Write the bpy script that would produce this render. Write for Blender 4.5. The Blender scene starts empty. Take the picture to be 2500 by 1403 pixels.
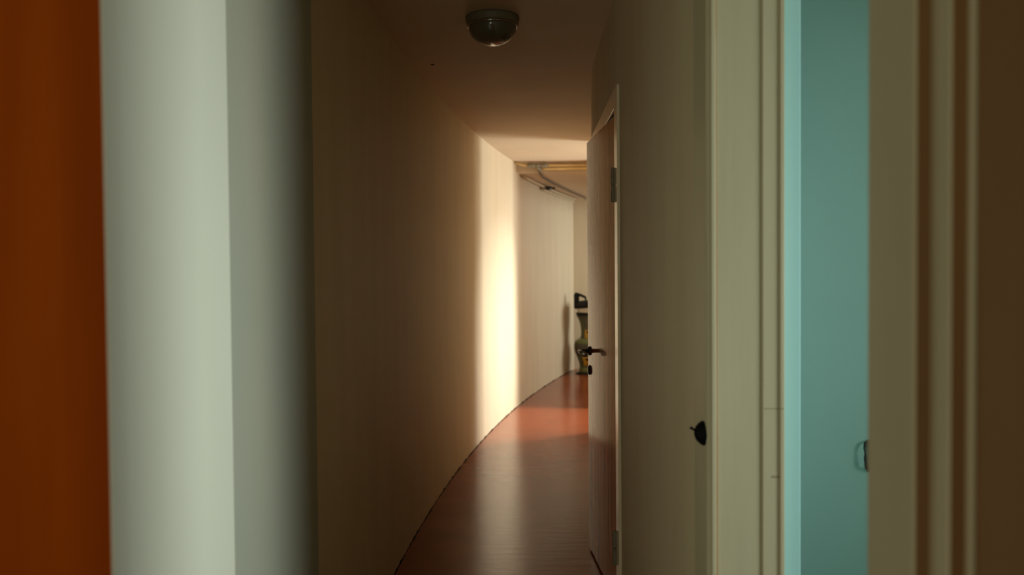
import bpy, bmesh, math, random
from mathutils import Vector, Matrix
random.seed(7)
S = bpy.context.scene
COL = S.collection

# ------------------------------------------------------------------ camera
f_px, pitch, roll, EYE = 1900.0, 0.0234, 0.0083, 1.405
fwd = Vector((0, math.cos(pitch), -math.sin(pitch)))
r0 = Vector((1, 0, 0)); u0 = Vector((0, math.sin(pitch), math.cos(pitch)))
up = u0 * math.cos(roll) + r0 * math.sin(roll)
rt = r0 * math.cos(roll) - u0 * math.sin(roll)
cd = bpy.data.cameras.new('camera'); cam = bpy.data.objects.new('camera', cd); COL.objects.link(cam)
m = Matrix((rt, up, -fwd)).transposed().to_4x4(); m.translation = Vector((0, 0, EYE))
cam.matrix_world = m
cd.sensor_width = 36; cd.lens = f_px / 2500 * 36; cd.clip_start = 0.05
cd.dof.use_dof = True; cd.dof.focus_distance = 2.9; cd.dof.aperture_fstop = 2.6
S.camera = cam

# ------------------------------------------------------------------ world, exposure, window light, added lamps
w = bpy.data.worlds.new('world'); S.world = w; w.use_nodes = True
w.node_tree.nodes['Background'].inputs[0].default_value = (0.55, 0.6, 0.7, 1)
w.node_tree.nodes['Background'].inputs[1].default_value = 0.02
S.view_settings.view_transform = 'Standard'; S.view_settings.look = 'None'
S.view_settings.gamma = 1; S.view_settings.use_curve_mapping = False
S.view_settings.exposure = 0.0

def area(name, loc, target, sx, sy, power, color, spread=180):
    l = bpy.data.lights.new(name, 'AREA'); l.shape = 'RECTANGLE'; l.size = sx; l.size_y = sy
    l.energy = power; l.color = color; l.spread = math.radians(spread)
    o = bpy.data.objects.new(name, l); COL.objects.link(o)
    o.location = loc
    o.rotation_euler = (Vector(target) - Vector(loc)).to_track_quat('-Z', 'Y').to_euler()
    return o
area('daylight_teal_room', (2.95, 0.86, 1.35), (-0.6, 1.45, 1.05), 1.6, 1.2, 25, (0.89, 1.0, 0.96), 72)
area('daylight_side_window', (4.1, 7.6, 1.75), (0.0, 7.1, 0.8), 0.5, 1.3, 57, (0.90, 0.98, 1.0))
area('bounce_uplight', (2.6, 7.35, 0.35), (0.6, 6.9, 2.3), 0.7, 0.5, 66, (0.95, 0.98, 0.94))  # added uplight standing in for daylight bounced off the side-room floor
area('daylight_end_window', (3.6, 10.15, 1.7), (0.6, 10.1, 1.2), 1.5, 1.3, 54, (0.90, 0.98, 0.97))
area('fill_behind_camera', (-0.9, -1.45, 1.5), (-0.3, 1.0, 1.3), 1.0, 1.2, 11.5, (0.95, 1.0, 0.78))  # added fill for the near walls and doors, no source known there
area('added_side_spot', (2.2, 7.5, 2.44), (-0.02, 7.3, 0.45), 0.35, 0.35, 20, (0.95, 0.98, 0.98), 62)  # added lamp to brighten the base of the wall strip, no skylight above

# ------------------------------------------------------------------ materials
def mat(name, color, rough=0.6, metal=0.0, spec=0.5, coat=0.0, var=None, scale=(6, 6, 1.2), bump=0.0,
        bscale=(60, 60, 60), detail=4, lo=0.35, hi=0.7):
    mt = bpy.data.materials.new(name); mt.use_nodes = True
    n = mt.node_tree; b = n.nodes['Principled BSDF']
    b.inputs['Base Color'].default_value = (*color, 1); b.inputs['Roughness'].default_value = rough
    b.inputs['Metallic'].default_value = metal; b.inputs['Specular IOR Level'].default_value = spec
    b.inputs['Coat Weight'].default_value = coat; b.inputs['Coat Roughness'].default_value = 0.12
    tc = n.nodes.new('ShaderNodeTexCoord')
    if var:
        mp = n.nodes.new('ShaderNodeMapping'); mp.inputs['Scale'].default_value = scale
        nz = n.nodes.new('ShaderNodeTexNoise'); nz.inputs['Scale'].default_value = 1; nz.inputs['Detail'].default_value = detail
        rp = n.nodes.new('ShaderNodeValToRGB')
        rp.color_ramp.elements[0].position = lo; rp.color_ramp.elements[1].position = hi
        rp.color_ramp.elements[0].color = (*color, 1); rp.color_ramp.elements[1].color = (*var, 1)
        n.links.new(tc.outputs['Object'], mp.inputs['Vector']); n.links.new(mp.outputs[0], nz.inputs['Vector'])
        n.links.new(nz.outputs['Fac'], rp.inputs[0]); n.links.new(rp.outputs[0], b.inputs['Base Color'])
    if bump:
        mp2 = n.nodes.new('ShaderNodeMapping'); mp2.inputs['Scale'].default_value = bscale
        nz2 = n.nodes.new('ShaderNodeTexNoise'); nz2.inputs['Scale'].default_value = 1; nz2.inputs['Detail'].default_value = 5
        bp = n.nodes.new('ShaderNodeBump'); bp.inputs['Strength'].default_value = bump; bp.inputs['Distance'].default_value = 0.01
        n.links.new(tc.outputs['Object'], mp2.inputs['Vector']); n.links.new(mp2.outputs[0], nz2.inputs['Vector'])
        n.links.new(nz2.outputs['Fac'], bp.inputs['Height']); n.links.new(bp.outputs[0], b.inputs['Normal'])
    return mt

M = {}
M['wall'] = mat('cream_plaster', (0.71, 0.585, 0.39), 0.62, var=(0.66, 0.535, 0.35), scale=(7, 7, 0.8), bump=0.12, bscale=(9, 9, 2))
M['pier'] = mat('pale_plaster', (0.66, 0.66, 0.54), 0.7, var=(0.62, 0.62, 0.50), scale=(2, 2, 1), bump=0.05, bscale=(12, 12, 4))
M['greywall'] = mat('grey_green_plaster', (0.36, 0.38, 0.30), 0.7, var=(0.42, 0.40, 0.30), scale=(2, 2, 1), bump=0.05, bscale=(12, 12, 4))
M['ceil'] = mat('ceiling_paint', (0.64, 0.50, 0.34), 0.75, var=(0.59, 0.455, 0.30), scale=(2, 2, 2), bump=0.08, bscale=(10, 10, 10))
M['teal'] = mat('teal_paint', (0.42, 0.74, 0.72), 0.6, var=(0.38, 0.70, 0.68), scale=(1.5, 1.5, 1), bump=0.05, bscale=(12, 12, 12))
M['teal2'] = mat('muted_teal_paint', (0.45, 0.68, 0.61), 0.6, var=(0.41, 0.64, 0.57), scale=(1.5, 1.5, 1), bump=0.05, bscale=(12, 12, 12))
M['trim'] = mat('cream_gloss_paint', (0.56, 0.50, 0.33), 0.38, var=(0.50, 0.45, 0.29), scale=(9, 9, 1.5), bump=0.06, bscale=(50, 50, 3))
M['trimgloss'] = mat('white_gloss_paint', (0.82, 0.70, 0.50), 0.22, var=(0.76, 0.64, 0.45), scale=(20, 20, 3))
M['floor'] = mat('red_linoleum', (0.29, 0.062, 0.020), 0.21, spec=0.45, var=(0.23, 0.05, 0.017), scale=(3, 3, 3), bump=0.10, bscale=(5, 26, 5))
M['redwood'] = mat('orange_brown_wood', (0.42, 0.078, 0.001), 0.6, spec=0.05, var=(0.27, 0.044, 0.001), scale=(9, 9, 0.9), detail=6)
M['door'] = mat('dark_varnished_wood', (0.50, 0.15, 0.045), 0.09, spec=0.17, var=(0.26, 0.075, 0.020), scale=(26, 26, 1.4), detail=6, bump=0.004, bscale=(9, 9, 1.2))
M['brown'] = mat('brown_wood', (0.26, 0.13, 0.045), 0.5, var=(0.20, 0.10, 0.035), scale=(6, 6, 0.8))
M['black'] = mat('black_iron', (0.012, 0.011, 0.010), 0.4)
M['blackplastic'] = mat('black_plastic', (0.008, 0.010, 0.008), 0.45, spec=0.25)
M['steel'] = mat('brushed_steel', (0.55, 0.52, 0.47), 0.3, metal=0.9, var=(0.4, 0.38, 0.33), scale=(40, 40, 40))
M['hinge'] = mat('painted_hinge', (0.26, 0.22, 0.15), 0.6, var=(0.18, 0.15, 0.10), scale=(60, 60, 60))
M['pipe'] = mat('yellow_pipe_paint', (0.75, 0.55, 0.24), 0.45, var=(0.66, 0.47, 0.2), scale=(12, 12, 12))
M['greypipe'] = mat('grey_pipe', (0.13, 0.10, 0.06), 0.6, var=(0.09, 0.07, 0.045), scale=(20, 20, 20))
M['fitting'] = mat('grey_fitting', (0.32, 0.29, 0.20), 0.45, metal=0.3, var=(0.2, 0.18, 0.13), scale=(50, 50, 50))
M['grime'] = mat('dark_grime', (0.012, 0.007, 0.004), 0.9, spec=0.1)
M['white'] = mat('white_plastic', (0.80, 0.74, 0.62), 0.45)
M['opal'] = mat('opal_glass', (0.13, 0.12, 0.085), 0.10, coat=0.35)
M['chrome'] = mat('chrome', (0.45, 0.42, 0.37), 0.15, metal=1.0)
M['lampbase'] = mat('lamp_enamel', (0.19, 0.165, 0.11), 0.5)
M['vase'] = mat('green_glazed_ceramic', (0.12, 0.13, 0.06), 0.35, coat=0.2, var=(0.06, 0.055, 0.04), scale=(9, 9, 7), lo=0.44, hi=0.56)
M['vaseband'] = mat('light_green_glaze', (0.22, 0.25, 0.09), 0.35, var=(0.16, 0.19, 0.07), scale=(14, 14, 14))
M['yellow'] = mat('yellow_glaze', (0.72, 0.42, 0.03), 0.45, var=(0.62, 0.34, 0.03), scale=(40, 40, 40))
M['stain'] = mat('worn_paint', (0.30, 0.22, 0.11), 0.6, var=(0.40, 0.33, 0.2), scale=(60, 60, 60))
M['bareedge'] = mat('bare_wood_edge', (0.42, 0.24, 0.10), 0.6, var=(0.50, 0.40, 0.24), scale=(20, 20, 3))
M['switch'] = mat('matt_black_bakelite', (0.004, 0.004, 0.004), 0.6, spec=0.1)
M['glass'] = mat('daylit_frosted_pane', (0.8, 0.85, 0.85), 0.3)

# ------------------------------------------------------------------ helpers
def link(name, bm, material, parent=None, kind=None, smooth=False):
    me = bpy.data.meshes.new(name)
    bmesh.ops.recalc_face_normals(bm, faces=bm.faces)
    bm.to_mesh(me); bm.free()
    if smooth:
        for p in me.polygons: p.use_smooth = True
    o = bpy.data.objects.new(name, me); COL.objects.link(o)
    me.materials.append(material)
    if parent:
        o.parent = parent; o.matrix_parent_inverse = Matrix.Translation(-parent.location)
    if kind: o['kind'] = kind
    return o
def prism(bm, poly, z0, z1):
    lo = [bm.verts.new((x, y, z0)) for x, y in poly]; hi = [bm.verts.new((x, y, z1)) for x, y in poly]
    n = len(poly)
    bm.faces.new(lo[::-1]); bm.faces.new(hi)
    for i in range(n): bm.faces.new((lo[i], lo[(i + 1) % n], hi[(i + 1) % n], hi[i]))
def box(bm, x0, x1, y0, y1, z0, z1): prism(bm, [(x0, y0), (x1, y0), (x1, y1), (x0, y1)], z0, z1)
def bev(o, wd=0.004, seg=3, angle=30):
    b = o.modifiers.new('bevel', 'BEVEL'); b.width = wd; b.segments = seg; b.limit_method = 'ANGLE'; b.angle_limit = math.radians(angle)
    return o
def P(name, polys, material, kind='structure', parent=None, z=(0, 2.49), bw=0):
    bm = bmesh.new()
    for p in polys:
        if len(p) == 3 and isinstance(p[1], (int, float)): prism(bm, p[0], p[1], p[2])
        else: prism(bm, p, *z)
    o = link(name, bm, material, parent, kind)
    if bw: bev(o, bw)
    return o
def rect(x0, x1, y0, y1): return [(x0, y0), (x1, y0), (x1, y1), (x0, y1)]
def lathe(bm, prof, c=(0, 0, 0), seg=48, axis=None):
    rings = []
    rot = Vector((0, 0, 1)).rotation_difference(Vector(axis)).to_matrix() if axis else Matrix.Identity(3)
    for r, z in prof:
        if r < 1e-6: rings.append([bm.verts.new(rot @ Vector((0, 0, z)) + Vector(c))])
        else: rings.append([bm.verts.new(rot @ Vector((r * math.cos(2 * math.pi * k / seg), r * math.sin(2 * math.pi * k / seg), z)) + Vector(c)) for k in range(seg)])
    for a, b in zip(rings, rings[1:]):
        for k in range(seg):
            q = (k + 1) % seg
            if len(a) == 1 and len(b) == 1: continue
            if len(a) == 1: bm.faces.new((a[0], b[k], b[q]))
            elif len(b) == 1: bm.faces.new((a[k], a[q], b[0]))
            else: bm.faces.new((a[k], a[q], b[q], b[k]))
def tube(bm, pts, r, seg=12):
    pts = [Vector(p) for p in pts]; rings = []
    for i, p in enumerate(pts):
        t = (pts[min(i + 1, len(pts) - 1)] - pts[max(i - 1, 0)]).normalized()
        a = t.cross(Vector((0, 0, 1)))
        if a.length < 1e-3: a = t.cross(Vector((1, 0, 0)))
        a.normalize(); b = t.cross(a)
        rr = r[i] if isinstance(r, (list, tuple)) else r
        rings.append([bm.verts.new(p + a * rr * math.cos(2 * math.pi * k / seg) + b * rr * math.sin(2 * math.pi * k / seg)) for k in range(seg)])
    for a, b in zip(rings, rings[1:]):
        for k in range(seg): bm.faces.new((a[k], a[(k + 1) % seg], b[(k + 1) % seg], b[k]))
    bm.faces.new(rings[0][::-1]); bm.faces.new(rings[-1])
def empty(name, loc, label, cat, group=None):
    o = bpy.data.objects.new(name, None); COL.objects.link(o); o.location = loc; o.empty_display_size = 0.1
    o['label'] = label; o['category'] = cat
    if group: o['group'] = group
    return o
def tag(o, label, cat, group=None):
    o['label'] = label; o['category'] = cat
    if group: o['group'] = group
    return o
def xl(y): return -3.771e-5 * y ** 3 + 0.0200054 * y ** 2 - 0.0886187 * y - 0.4914215      # the curved left wall
def xr(y): return xl(y) + 0.955
def fr(a, b, n): return [a + (b - a) * i / n for i in range(n + 1)]
H = 2.49

# ------------------------------------------------------------------ the setting
P('floor', [rect(-2.6, 5.2, -2.8, 12.2)], M['floor'], z=(-0.1, 0))
P('ceiling', [rect(-2.6, 5.2, -2.8, 12.2)], M['ceil'], z=(H, H + 0.1))
# left: pier, flat run, then the curve
pier = P('wall_left', [[(-0.474, 0.946), (-0.519, 1.447), (-0.72, 1.447), (-0.72, 0.965)]], M['pier'], z=(0, H))
b = bev(pier, 0.02, 5); 
for p in pier.data.polygons: p.use_smooth = False
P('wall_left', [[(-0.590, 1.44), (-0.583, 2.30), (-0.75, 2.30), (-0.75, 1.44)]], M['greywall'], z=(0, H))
ys = fr(2.62, 11.4, 60)
front = [(-0.592, 2.30)] + [(xl(y), y) for y in ys]
wl = P('wall_left', [front + [(xl(11.4) - 0.3, 11.4), (-0.9, 4.5), (-0.9, 2.30)]], M['wall'], z=(0, H))
# uneven dark joint where the curved wall meets the floor
bm = bmesh.new()
yy = 2.45; 
prev = None
while yy < 10.75:
    d = 0.003 + 0.005 * random.random(); h = 0.004 + 0.009 * random.random() ** 3
    a = (xl(yy) - 0.002 if yy > 2.62 else -0.594, yy)
    vs = [bm.verts.new((a[0], a[1], 0)), bm.verts.new((a[0] + d, a[1], 0)), bm.verts.new((a[0] + d * 0.5, a[1], h)), bm.verts.new((a[0], a[1], h))]
    if prev:
        for i in range(4): bm.faces.new((prev[i], prev[(i + 1) % 4], vs[(i + 1) % 4], vs[i]))
    prev = vs; yy += 0.035
link('baseboard_left', bm, M['grime'], kind='structure')
# end wall of the corridor
P('wall_end', [[(0.80, 10.86), (2.6, 11.15), (2.6, 11.4), (0.80, 11.2)]], M['wall'], z=(0, H))
# lowered soffit over the far stretch
P('ceiling_far', [[(xl(7.97) - 0.02, 7.97), (1.4, 7.97), (2.4, 9.5), (2.6, 11.3), (0.7, 11.3)] + [(xl(y) - 0.02, y) for y in fr(11, 8.2, 12)]], M['ceil'], z=(2.392, H))
# right: far end to near
P('wall_right', [
    [(0.418, 1.615), (0.418, 3.09), (0.56, 3.09), (0.56, 1.615)],
    ([(0.418, 3.09), (xr(4.2), 4.2), (xr(4.2) + 0.14, 4.2), (0.56, 3.09)], 2.035, H),
    [(xr(y), y) for y in fr(4.2, 6.68, 14)] + [(xr(y) + 0.14, y) for y in fr(6.68, 4.2, 14)],
    ([(xr(y), y) for y in fr(6.68, 7.75, 6)] + [(xr(y) + 0.14, y) for y in fr(7.75, 6.68, 6)], 2.45, H),
    [(xr(y), y) for y in fr(7.75, 8.35, 6)] + [(xr(y) + 0.14, y) for y in fr(8.35, 7.75, 6)],
    ([(xr(8.35), 8.35), (xr(10.9), 10.9), (xr(10.9) + 0.14, 10.9), (xr(8.35) + 0.14, 8.35)], 2.2, H),
    [(xr(10.9), 10.9), (xr(11.2), 11.2), (xr(11.2) + 0.14, 11.2), (xr(10.9) + 0.14, 10.9)],
], M['wall'], z=(0, H))
# small room behind the brown door
P('wall_closet', [rect(1.25, 1.3, 2.6, 4.9), rect(0.561, 1.25, 4.85, 4.9), rect(0.56, 1.25, 2.55, 2.6)], M['wall'], z=(0, H))
# right near: wall behind and above the teal doorway
P('wall_right', [rect(0.48, 0.56, -2.6, 0.775), ([(0.42, -2.6), (0.56, -2.6), (0.56, 0.775), (0.42, 0.775)], 2.1, H),
                 rect(0.437, 0.56, -2.6, -0.2), rect(0.42, 0.56, 0.80, 0.88),
                 ([(0.42, 0.775), (0.56, 0.775), (0.56, 1.615), (0.42, 1.615)], 2.06, H)], M['wall'], z=(0, H))
# teal room
P('wall_teal_room', [rect(0.561, 0.602, 1.622, 2.38), rect(3.0, 3.1, -1.4, 2.3), rect(0.561, 3.0, -1.5, -1.4),
                     rect(0.561, 0.602, -1.4, 0.86)], M['teal'], z=(0, H), bw=0.002)
P('wall_teal_far', [rect(0.602, 3.1, 2.30, 2.42)], M['teal2'], z=(0, H))
# camera-side room
P('wall_near', [rect(-2.6, 0.56, -1.8, -1.6), rect(-2.6, -2.5, -2.6, 0.965), rect(-2.6, -1.36, 0.965, 1.1), ([(-1.36, 0.965), (-0.72, 0.965), (-0.72, 1.1), (-1.36, 1.1)], 2.08, H)], M['wall'], z=(0, H))
# side rooms that let daylight in
P('wall_side_room', [rect(5.0, 5.2, 4.9, 12.2), rect(1.3, 5.0, 4.8, 4.95), rect(1.3, 5.0, 11.4, 11.6), [(xr(8.05) + 0.12, 8.0), (5.0, 8.25), (5.0, 8.35), (xr(8.1) + 0.12, 8.1)]], M['wall'], z=(0, H))  # unseen partition in last polygon, shaped to keep these lamps off the far stretch

# trims of the teal doorway
P('trim_1', [[(0.403, 1.615), (0.403, 1.722), (0.419, 1.722), (0.419, 1.60), (0.4105, 1.60), (0.4085, 1.607)],
             [(0.419, 1.607), (0.5165, 1.607), (0.5165, 1.6035), (0.552, 1.6035), (0.552, 1.600), (0.561, 1.600), (0.561, 1.68), (0.419, 1.68)]],
  M['trim'], z=(0, 2.06), bw=0.0015)
P('trim_2', [[(0.402, 0.880), (0.402, 0.778), (0.4185, 0.778), (0.4185, 0.744), (0.4345, 0.744), (0.4345, 0.7375), (0.48, 0.7375), (0.561, 0.80), (0.561, 0.880)]],
  M['trim'], z=(0, 2.10), bw=0.0025)
P('trim_5', [[(0.4045, 0.7765), (0.418, 0.7765), (0.418, 0.7785), (0.4045, 0.7785)], [(0.4205, 0.7425), (0.434, 0.7425), (0.434, 0.7445), (0.4205, 0.7445)]], M['brown'], z=(0, 2.10))  # brown strips stand in for shade on these edges, coloured like bare wood
P('trim_6', [[(0.4195, 1.6060), (0.4245, 1.6060), (0.4245, 1.6075), (0.4195, 1.6075)]], M['bareedge'], z=(0, 2.06))
P('trim_3', [([(0.403, 0.778), (0.42, 0.778), (0.42, 1.722), (0.403, 1.722)], 2.06, 2.16)], M['trim'], bw=0.003)
# lower worn strip marks on the lining
t1 = P('wear_mark', [([(0.5195, 1.6030), (0.5515, 1.6030), (0.5515, 1.6045), (0.5195, 1.6045)], 1.1115, 1.1135), ([(0.5525, 1.5995), (0.5595, 1.5995), (0.5595, 1.601), (0.5525, 1.601)], 1.1115, 1.1135)], M['stain'], kind=None)
tag(t1, 'thin dark scratch across the cream lining of the teal doorway, upper of two', 'scratch')
t2 = P('wear_mark', [([(0.536, 1.6030), (0.5512, 1.6030), (0.5512, 1.6045), (0.536, 1.6045)], 0.968, 0.973)], M['stain'], kind=None)
tag(t2, 'short brown chip in the cream lining paint, lower of two marks', 'scratch')

# casing of the brown door
def casing_poly(y0, y1, off=0.010, back=0.006):
    yy = fr(y0, y1, 8)
    g = lambda y: (0.418 if y < 3.09 else 0.418 + (xr(4.2) - 0.418) * (y - 3.09) / 1.11) if y < 4.2 else xr(y)
    return [(g(y) - off, y) for y in yy] + [(g(y) + back, y) for y in yy[::-1]]
P('trim_4', [(casing_poly(3.005, 3.088), 0, 2.112), (casing_poly(3.088, 4.24), 2.035, 2.112), (casing_poly(4.17, 4.24), 0, 2.035),
             ([(0.44, 3.088), (0.558, 3.088), (0.558, 3.098), (0.44, 3.098)], 0, 2.035)], M['trimgloss'], bw=0.002)

# ------------------------------------------------------------------ doors
hx, hy, fx, fy = 0.431, 3.115, 0.3775, 3.885
dv = Vector((fx - hx, fy - hy, 0)).normalized(); nv = Vector((-dv.y, dv.x, 0))        # nv points into the corridor
th = 0.038
poly = [(hx, hy), (fx, fy), (fx - nv.x * th, fy - nv.y * th), (hx - nv.x * th, hy - nv.y * th)]
d1 = P('door_1', [poly], M['door'], z=(0.012, 2.03), bw=0.002)
def on_door(s, z, out=0.0): return Vector((fx, fy, z)) - dv * s + nv * out
bm = bmesh.new()
c = on_door(0.055, 1.0, 0)
lathe(bm, [(0.0, -0.002), (0.022, -0.002), (0.022, 0.006), (0.016, 0.009), (0.010, 0.012), (0.0095, 0.05), (0.012, 0.055), (0, 0.058)], c, 24, nv)
tube(bm, [on_door(0.05, 1.0, 0.05), on_door(0.075, 1.0, 0.052), on_door(0.12, 0.999, 0.050), on_door(0.165, 0.997, 0.046)], [0.0105, 0.011, 0.010, 0.0105], 14)
hd = link('door_handle', bm, M['black'], d1, smooth=True)
bm = bmesh.new(); lathe(bm, [(0, 0), (0.0125, 0), (0.013, 0.006), (0.009, 0.010), (0, 0.011)], on_door(0.164, 0.997, 0.046), 20, -dv)
link('handle_cap', bm, M['steel'], hd, smooth=True)['label'] = 'pale metal end cap of the lever'
bm = bmesh.new(); lathe(bm, [(0, -0.002), (0.024, -0.002), (0.024, 0.004), (0.019, 0.009), (0, 0.011)], on_door(0.055, 0.905, 0), 24, nv)
link('keyhole_cover', bm, M['black'], d1, smooth=True)
for zc in (1.735, 0.285):
    bm = bmesh.new()
    px, py = 0.4035, 3.094
    for a, b_ in ((-0.068, -0.002), (0.002, 0.068)):
        tube(bm, [(px, py, zc + a), (px, py, zc + a + 0.004), (px, py, zc + b_ - 0.004), (px, py, zc + b_)], [0.006, 0.0085, 0.0085, 0.006], 14)
    q = on_door((Vector((hx, hy, 0)) - Vector((fx, fy, 0))).length, 0, 0)
    pl = [Vector((hx, hy, 0)) + nv * 0.0025, Vector((hx, hy, 0)) + nv * 0.0025 + dv * 0.016, Vector((hx, hy, 0)) - nv * 0.001 + dv * 0.016, Vector((hx, hy, 0)) - nv * 0.001]
    prism(bm, [(v.x, v.y) for v in pl], zc - 0.066, zc + 0.066)
    prism(bm, [(px, py), (0.411, 3.094), (0.411, 3.098), (px - 0.004, py)], zc - 0.066, zc + 0.066)
    link('hinge', bm, M['hinge'], d1)
    # screw heads
# brown door, left foreground
d2 = P('door_2', [[(-0.4725, 0.905), (-1.36, 0.925), (-1.36, 0.962), (-0.4725, 0.942)]], M['redwood'], z=(0.008, 2.07), bw=0.002)
P('edge_strip', [[(-0.4705, 0.906), (-0.473, 0.906), (-0.473, 0.9425), (-0.4705, 0.9425)]], M['pier'], kind=None, parent=d2, z=(0.008, 2.07))['label'] = 'pale painted edge of the door'
bm = bmesh.new()
lathe(bm, [(0, 0), (0.026, 0), (0.026, 0.006), (0.01, 0.01), (0.01, 0.05), (0, 0.052)], (-1.28, 0.924, 1.02), 20, (0, -1, 0))
tube(bm, [(-1.28, 0.877, 1.02), (-1.20, 0.875, 1.02), (-1.15, 0.877, 1.018)], 0.009)
link('door_handle', bm, M['black'], d2, smooth=True)
# brown door, right foreground
d3 = P('door_3', [rect(0.438, 0.478, -0.2, 0.735)], M['brown'], z=(0.008, 2.08), bw=0.002)
bm = bmesh.new()
lathe(bm, [(0, 0), (0.026, 0), (0.026, 0.006), (0.01, 0.01), (0.01, 0.05), (0, 0.052)], (0.438, -0.12, 1.02), 20, (-1, 0, 0))
tube(bm, [(0.39, -0.12, 1.02), (0.388, -0.04, 1.02), (0.39, 0.01, 1.018)], 0.009)
link('door_handle', bm, M['black'], d3, smooth=True)

# ------------------------------------------------------------------ windows by the daylight lamps; the rear one is added
def window(n, cx, cy, z0, z1, wd, axis):
    bm = bmesh.new(); t = 0.05
    def bx(a0, a1, z0_, z1_, d0=-0.03, d1=0.03):
        if axis == 'x': box(bm, cx + d0, cx + d1, cy + a0, cy + a1, z0_, z1_)
        else: box(bm, cx + a0, cx + a1, cy + d0, cy + d1, z0_, z1_)
    bx(-wd / 2 - t, -wd / 2, z0 - t, z1 + t); bx(wd / 2, wd / 2 + t, z0 - t, z1 + t)
    bx(-wd / 2, wd / 2, z0 - t, z0); bx(-wd / 2, wd / 2, z1, z1 + t)
    fr_ = link('window_%d' % n, bm, M['white'], kind='structure')
    bm = bmesh.new(); bx(-wd / 2, wd / 2, z0, z1, -0.004, 0.004)
    link('window_pane', bm, M['glass'], fr_)
window(1, 2.985, 0.86, 0.75, 1.95, 1.6, 'x')
window(2, 4.97, 7.6, 0.9, 2.2, 0.9, 'x')
window(3, 4.97, 10.15, 0.9, 2.2, 0.9, 'x')
window(4, -0.9, -1.58, 0.95, 2.2, 1.2, 'y')  # added unseen frame and pane around the fill lamp

# ------------------------------------------------------------------ ceiling lamp
L = empty('ceiling_light', (-0.075, 3.385, H), 'round white dome ceiling light with a dark ring, switched off', 'ceiling light')
bm = bmesh.new(); lathe(bm, [(0, 0), (0.116, 0), (0.116, -0.008), (0.113, -0.026), (0.107, -0.036), (0.0, -0.036)], L.location, 64)
link('base', bm, M['lampbase'], L, smooth=True)
bm = bmesh.new()
prof = [(0.104, -0.036)] + [(0.104 * math.cos(a), -0.040 - 0.078 * math.sin(a)) for a in fr(0, math.pi / 2 - 0.001, 16)]; prof[-1] = (0, -0.118)
lathe(bm, prof, L.location, 64); link('glass_dome', bm, M['opal'], L, smooth=True)
bm = bmesh.new()
lathe(bm, [(0.1045, -0.036), (0.1085, -0.036), (0.1090, -0.040), (0.1075, -0.0435), (0.1045, -0.0435), (0.1045, -0.036)], L.location, 64)
link('rim', bm, M['chrome'], L, smooth=True)
# small ceiling hook
bm = bmesh.new(); hk = (-0.452, 4.13, H)
hk = (-0.41, 4.14, H)
lathe(bm, [(0, 0), (0.011, 0), (0.009, -0.003), (0, -0.005)], hk, 16)
tag(link('ceiling_nail', bm, M['black'], smooth=True), 'tiny dark nail head in the ceiling near the left wall', 'nail')

# ------------------------------------------------------------------ pipes
def pipe(name, pts, r, m_, label, group=None):
    bm = bmesh.new(); tube(bm, pts, r, 14)
    return tag(link(name, bm, m_, smooth=True), label, 'pipe', group)
zc = 2.49
pipe('ceiling_pipe', [(xl(7.9) + 0.005, 7.86, 2.474), (0.13, 7.90, 2.455), (0.2, 7.90, 2.452), (0.6, 7.90, 2.452), (xr(7.9) - 0.01, 7.90, 2.452)], 0.013, M['pipe'],
     'upper of two yellow pipes crossing the corridor under the ceiling')
pipe('ceiling_pipe', [(0.325, 7.90, 2.418), (0.5, 7.90, 2.418), (0.7, 7.90, 2.419), (xr(7.9) - 0.01, 7.90, 2.42)], 0.013, M['pipe'],
     'lower of two yellow pipes crossing the corridor, starting at the grey elbow')
F = empty('pipe_fitting', (0.24, 7.86, 2.45), 'grey pipe tee and coupling on the yellow ceiling pipes by the left wall', 'pipe fitting')
bm = bmesh.new(); tube(bm, [(0.165, 7.885, 2.45), (0.17, 7.885, 2.45), (0.235, 7.885, 2.45), (0.24, 7.885, 2.45)], [0.018, 0.022, 0.022, 0.018]); link('coupling', bm, M['fitting'], F, smooth=True)
bm = bmesh.new(); tube(bm, [(0.30, 7.885, 2.452), (0.305, 7.885, 2.452), (0.365, 7.885, 2.452), (0.37, 7.885, 2.452)], [0.018, 0.024, 0.024, 0.018]); link('coupling', bm, M['fitting'], F, smooth=True)
bm = bmesh.new(); tube(bm, [(0.22, 7.885, 2.452), (0.31, 7.885, 2.452)], 0.016); tube(bm, [(0.25, 7.885, 2.452), (0.27, 7.89, 2.43), (0.30, 7.92, 2.405)], [0.014, 0.017, 0.014]); link('tee', bm, M['fitting'], F, smooth=True)
ypts = fr(8.05, 10.6, 12)
pipe('wall_pipe', [(0.27, 7.90, 2.425), (0.30, 8.0, 2.378)] + [(xl(y) + 0.21, y, 2.376) for y in ypts[1:]] + [(1.03, 10.8, 2.37)], 0.009, M['greypipe'], 'thin dark grey pipe curving along the far ceiling from the tee')
pipe('wall_pipe', [(xl(y) + 0.045, y, 2.366) for y in fr(8.15, 10.8, 12)], 0.012, M['wall'], 'cream painted pipe along the far left wall, upper of the close pair')
pipe('wall_pipe', [(xl(y) + 0.03, y, 2.336) for y in fr(9.1, 10.8, 10)], 0.011, M['wall'], 'cream painted pipe along the far left wall, lower of the close pair')
J = empty('junction_box', (xl(9.15) + 0.05, 9.15, 2.35), 'small dark valve fitting where cream pipes run along the far left wall', 'pipe fitting')
bm = bmesh.new(); x_ = xl(9.15)
tube(bm, [(x_ + 0.06, 9.13, 2.352), (x_ + 0.07, 9.13, 2.352), (x_ + 0.12, 9.15, 2.352), (x_ + 0.125, 9.15, 2.352)], [0.017, 0.023, 0.023, 0.017]); link('valve_body', bm, M['black'], J, smooth=True)
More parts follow.
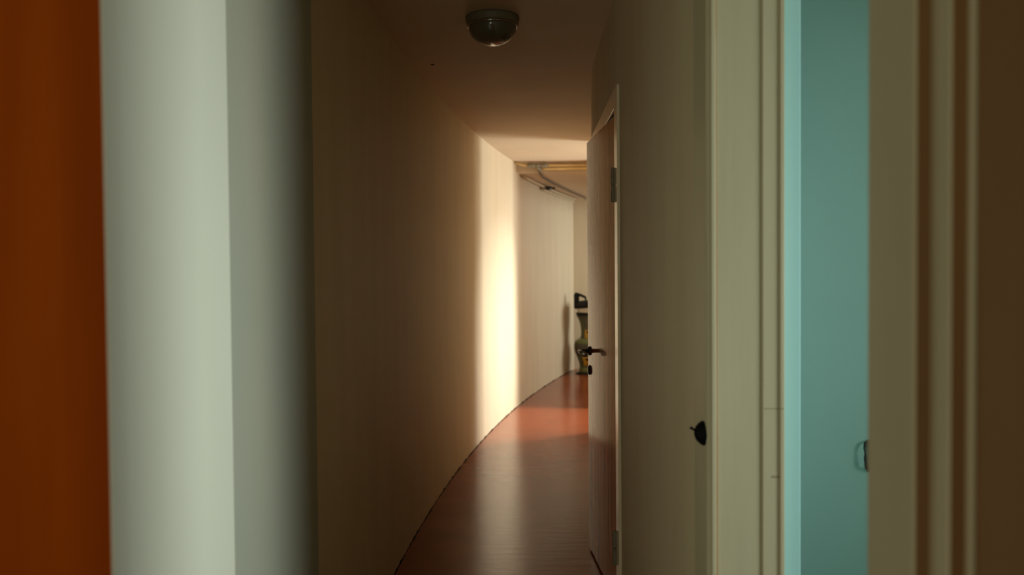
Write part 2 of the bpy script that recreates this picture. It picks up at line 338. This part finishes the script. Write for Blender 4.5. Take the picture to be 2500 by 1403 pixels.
bm = bmesh.new(); tube(bm, [(x_ + 0.125, 9.15, 2.352), (x_ + 0.165, 9.17, 2.354), (x_ + 0.175, 9.17, 2.354)], [0.014, 0.017, 0.012]); link('valve_neck', bm, M['greypipe'], J, smooth=True)
bm = bmesh.new(); tube(bm, [(x_ + 0.005, 9.12, 2.345), (x_ + 0.01, 9.12, 2.345), (x_ + 0.055, 9.12, 2.35), (x_ + 0.06, 9.12, 2.35)], [0.016, 0.020, 0.020, 0.016]); link('valve_cap', bm, M['fitting'], J, smooth=True)

# ------------------------------------------------------------------ floor vase at the end
vx, vy = 1.052, 10.42
V = empty('floor_vase', (vx, vy, 0), 'tall green glazed floor vase with yellow squares standing against the end wall', 'vase')
ctrl = [(0.0, 0.0), (0.150, 0.0), (0.160, 0.012), (0.158, 0.05), (0.150, 0.10), (0.160, 0.16), (0.192, 0.235), (0.216, 0.30), (0.226, 0.355), (0.224, 0.40),
        (0.206, 0.44), (0.175, 0.464), (0.145, 0.478), (0.134, 0.50), (0.131, 0.56), (0.137, 0.64), (0.152, 0.70), (0.176, 0.75), (0.194, 0.772), (0.192, 0.785), (0.175, 0.785), (0.15, 0.74), (0.12, 0.6), (0.0, 0.58)]
def vrad(z):
    for (ra, za), (rb, zb) in zip(ctrl[2:18], ctrl[3:19]):
        if za <= z <= zb: return ra + (rb - ra) * (z - za) / (zb - za)
    return 0.2
bm = bmesh.new(); lathe(bm, ctrl, (vx, vy, 0), 64)
vb = link('body', bm, M['vase'], V, smooth=True); sm = vb.modifiers.new('s', 'SUBSURF'); sm.levels = 1; sm.render_levels = 1
def band(z0, z1, m_, name, out=0.002):
    bm = bmesh.new(); zz = fr(z0, z1, 8)
    lathe(bm, [(vrad(z0) - 0.004, z0)] + [(vrad(z) + out, z) for z in zz] + [(vrad(z1) - 0.004, z1)], (vx, vy, 0), 64)
    return link(name, bm, m_, V, smooth=True)
band(0.03, 0.115, M['vaseband'], 'foot_band')['label'] = 'light green glazed band above the foot'
band(0.415, 0.475, M['vaseband'], 'shoulder_band')['label'] = 'light green glazed band on the shoulder'
band(0.0, 0.028, M['black'], 'foot_ring', 0.003)['label'] = 'black ring at the foot'
def patch(a0, z0, wa, h, out, m_, name, tri=False, parent=None):
    bm = bmesh.new(); n = 6; g = []
    for i in range(n + 1):
        row = []
        for j in range(n + 1):
            fz = j / n; sc = (fz if tri else 1.0)
            a = a0 + (i / n - 0.5) * wa * max(sc, 0.02); z = z0 + h * fz
            r = vrad(z) + out
            row.append(bm.verts.new((vx + r * math.sin(a), vy - r * math.cos(a), z)))
        g.append(row)
    for i in range(n):
        for j in range(n): bm.faces.new((g[i][j], g[i + 1][j], g[i + 1][j + 1], g[i][j + 1]))
    o = link(name, bm, m_, parent or V, smooth=True)
    s_ = o.modifiers.new('t', 'SOLIDIFY'); s_.thickness = 0.002
    return o
for a0, z0, wa, h in ((-0.36, 0.120, 0.70, 0.115), (-0.40, 0.485, 0.62, 0.105), (1.6, 0.25, 0.5, 0.1), (-2.0, 0.25, 0.5, 0.1)):
    q = patch(a0, z0, wa, h, 0.005, M['yellow'], 'yellow_square')
    q['label'] = 'yellow square with a dark triangle pointing down'
    patch(a0, z0 + h * 0.5, wa * 0.5, h * 0.36, 0.0085, M['grime'], 'triangle', True, q)
    patch(a0, z0 + h * 0.22, wa * 0.42, h * 0.07, 0.0085, M['grime'], 'dash', False, q)
patch(-0.22, 0.59, 0.26, 0.05, 0.005, M['yellow'], 'yellow_square')
patch(-0.55, 0.17, 0.35, 0.05, 0.004, M['vaseband'], 'leaf')

def tilt(bm):
    bmesh.ops.rotate(bm, verts=bm.verts, cent=(vx, vy, 0.86), matrix=Matrix.Rotation(math.radians(-6), 3, 'Y'))
# black case with loop handle, resting in the vase mouth
B = empty('black_canister', (vx, vy, 0.785), 'black canister with a loop handle and white band, resting on top of the green vase', 'canister')
bm = bmesh.new(); lathe(bm, [(0.0, 0.787), (0.188, 0.787), (0.196, 0.795), (0.196, 0.812), (0.185, 0.822), (0, 0.822)], (vx, vy, 0), 48); link('rim', bm, M['blackplastic'], B, smooth=True)
bm = bmesh.new(); lathe(bm, [(0, 0.820), (0.172, 0.820), (0.178, 0.835), (0.178, 0.885), (0.170, 0.902), (0, 0.902)], (vx, vy, 0), 48); tilt(bm); link('band', bm, M['white'], B, smooth=True)['label'] = 'white band around the canister'
bm = bmesh.new(); lathe(bm, [(0, 0.895), (0.182, 0.893), (0.206, 0.905), (0.212, 0.935), (0.200, 0.968), (0.150, 0.985), (0, 0.99)], (vx, vy, 0), 48); tilt(bm); link('lid', bm, M['blackplastic'], B, smooth=True)
bm = bmesh.new()
hp = [(-0.178, 0.868), (-0.224, 0.873), (-0.226, 1.054), (-0.216, 1.078), (-0.197, 1.090), (-0.150, 1.076), (-0.100, 1.055), (-0.066, 1.037), (-0.060, 1.02), (-0.060, 0.965),
      (-0.077, 0.965), (-0.079, 1.005), (-0.090, 1.013), (-0.140, 1.034), (-0.157, 1.034), (-0.157, 0.965), (-0.168, 0.92)]
fa = [bm.verts.new((vx + a, vy - 0.055, z)) for a, z in hp]; fb = [bm.verts.new((vx + a, vy - 0.005, z)) for a, z in hp]
bm.faces.new(fa); bm.faces.new(fb[::-1])
for k in range(len(hp)): bm.faces.new((fa[k], fa[(k + 1) % len(hp)], fb[(k + 1) % len(hp)], fb[k]))
bev(link('handle', bm, M['blackplastic'], B), 0.006, 3, 20)

# ------------------------------------------------------------------ round toggle switch on the far casing of the teal doorway
sy, sz, sx = 1.640, 1.055, 0.403
T = empty('light_switch', (sx, sy, sz), 'round black domed toggle switch on the cream trim left of the teal doorway', 'light switch')
bm = bmesh.new(); lathe(bm, [(0, -0.002), (0.0255, -0.002), (0.0262, 0.002), (0.0225, 0.008), (0.0160, 0.0145), (0.008, 0.0185), (0, 0.0195)], (sx, sy, sz), 40, (-1, 0, 0)); link('dome', bm, M['switch'], T, smooth=True)
bm = bmesh.new(); tube(bm, [(sx - 0.012, sy, sz + 0.004), (sx - 0.023, sy, sz + 0.009), (sx - 0.0275, sy, sz + 0.0125)], [0.003, 0.0025, 0.0035], 12); link('toggle', bm, M['switch'], T, smooth=True)

# ------------------------------------------------------------------ dark pull in the teal room
K = empty('pull_handle', (1.036, 2.29, 0.84), 'thin dark curved pull handle on the teal wall beside the near door trim', 'handle')
bm = bmesh.new()
tube(bm, [(1.052, 2.297, 0.885), (1.042, 2.290, 0.884), (1.038, 2.285, 0.868), (1.039, 2.284, 0.84), (1.042, 2.285, 0.812), (1.052, 2.297, 0.80)], 0.0045, 12)
link('grip', bm, M['black'], K, smooth=True)
bm = bmesh.new(); box(bm, 1.050, 1.062, 2.294, 2.2995, 0.795, 0.892); bev(link('back_plate', bm, M['steel'], K), 0.001)
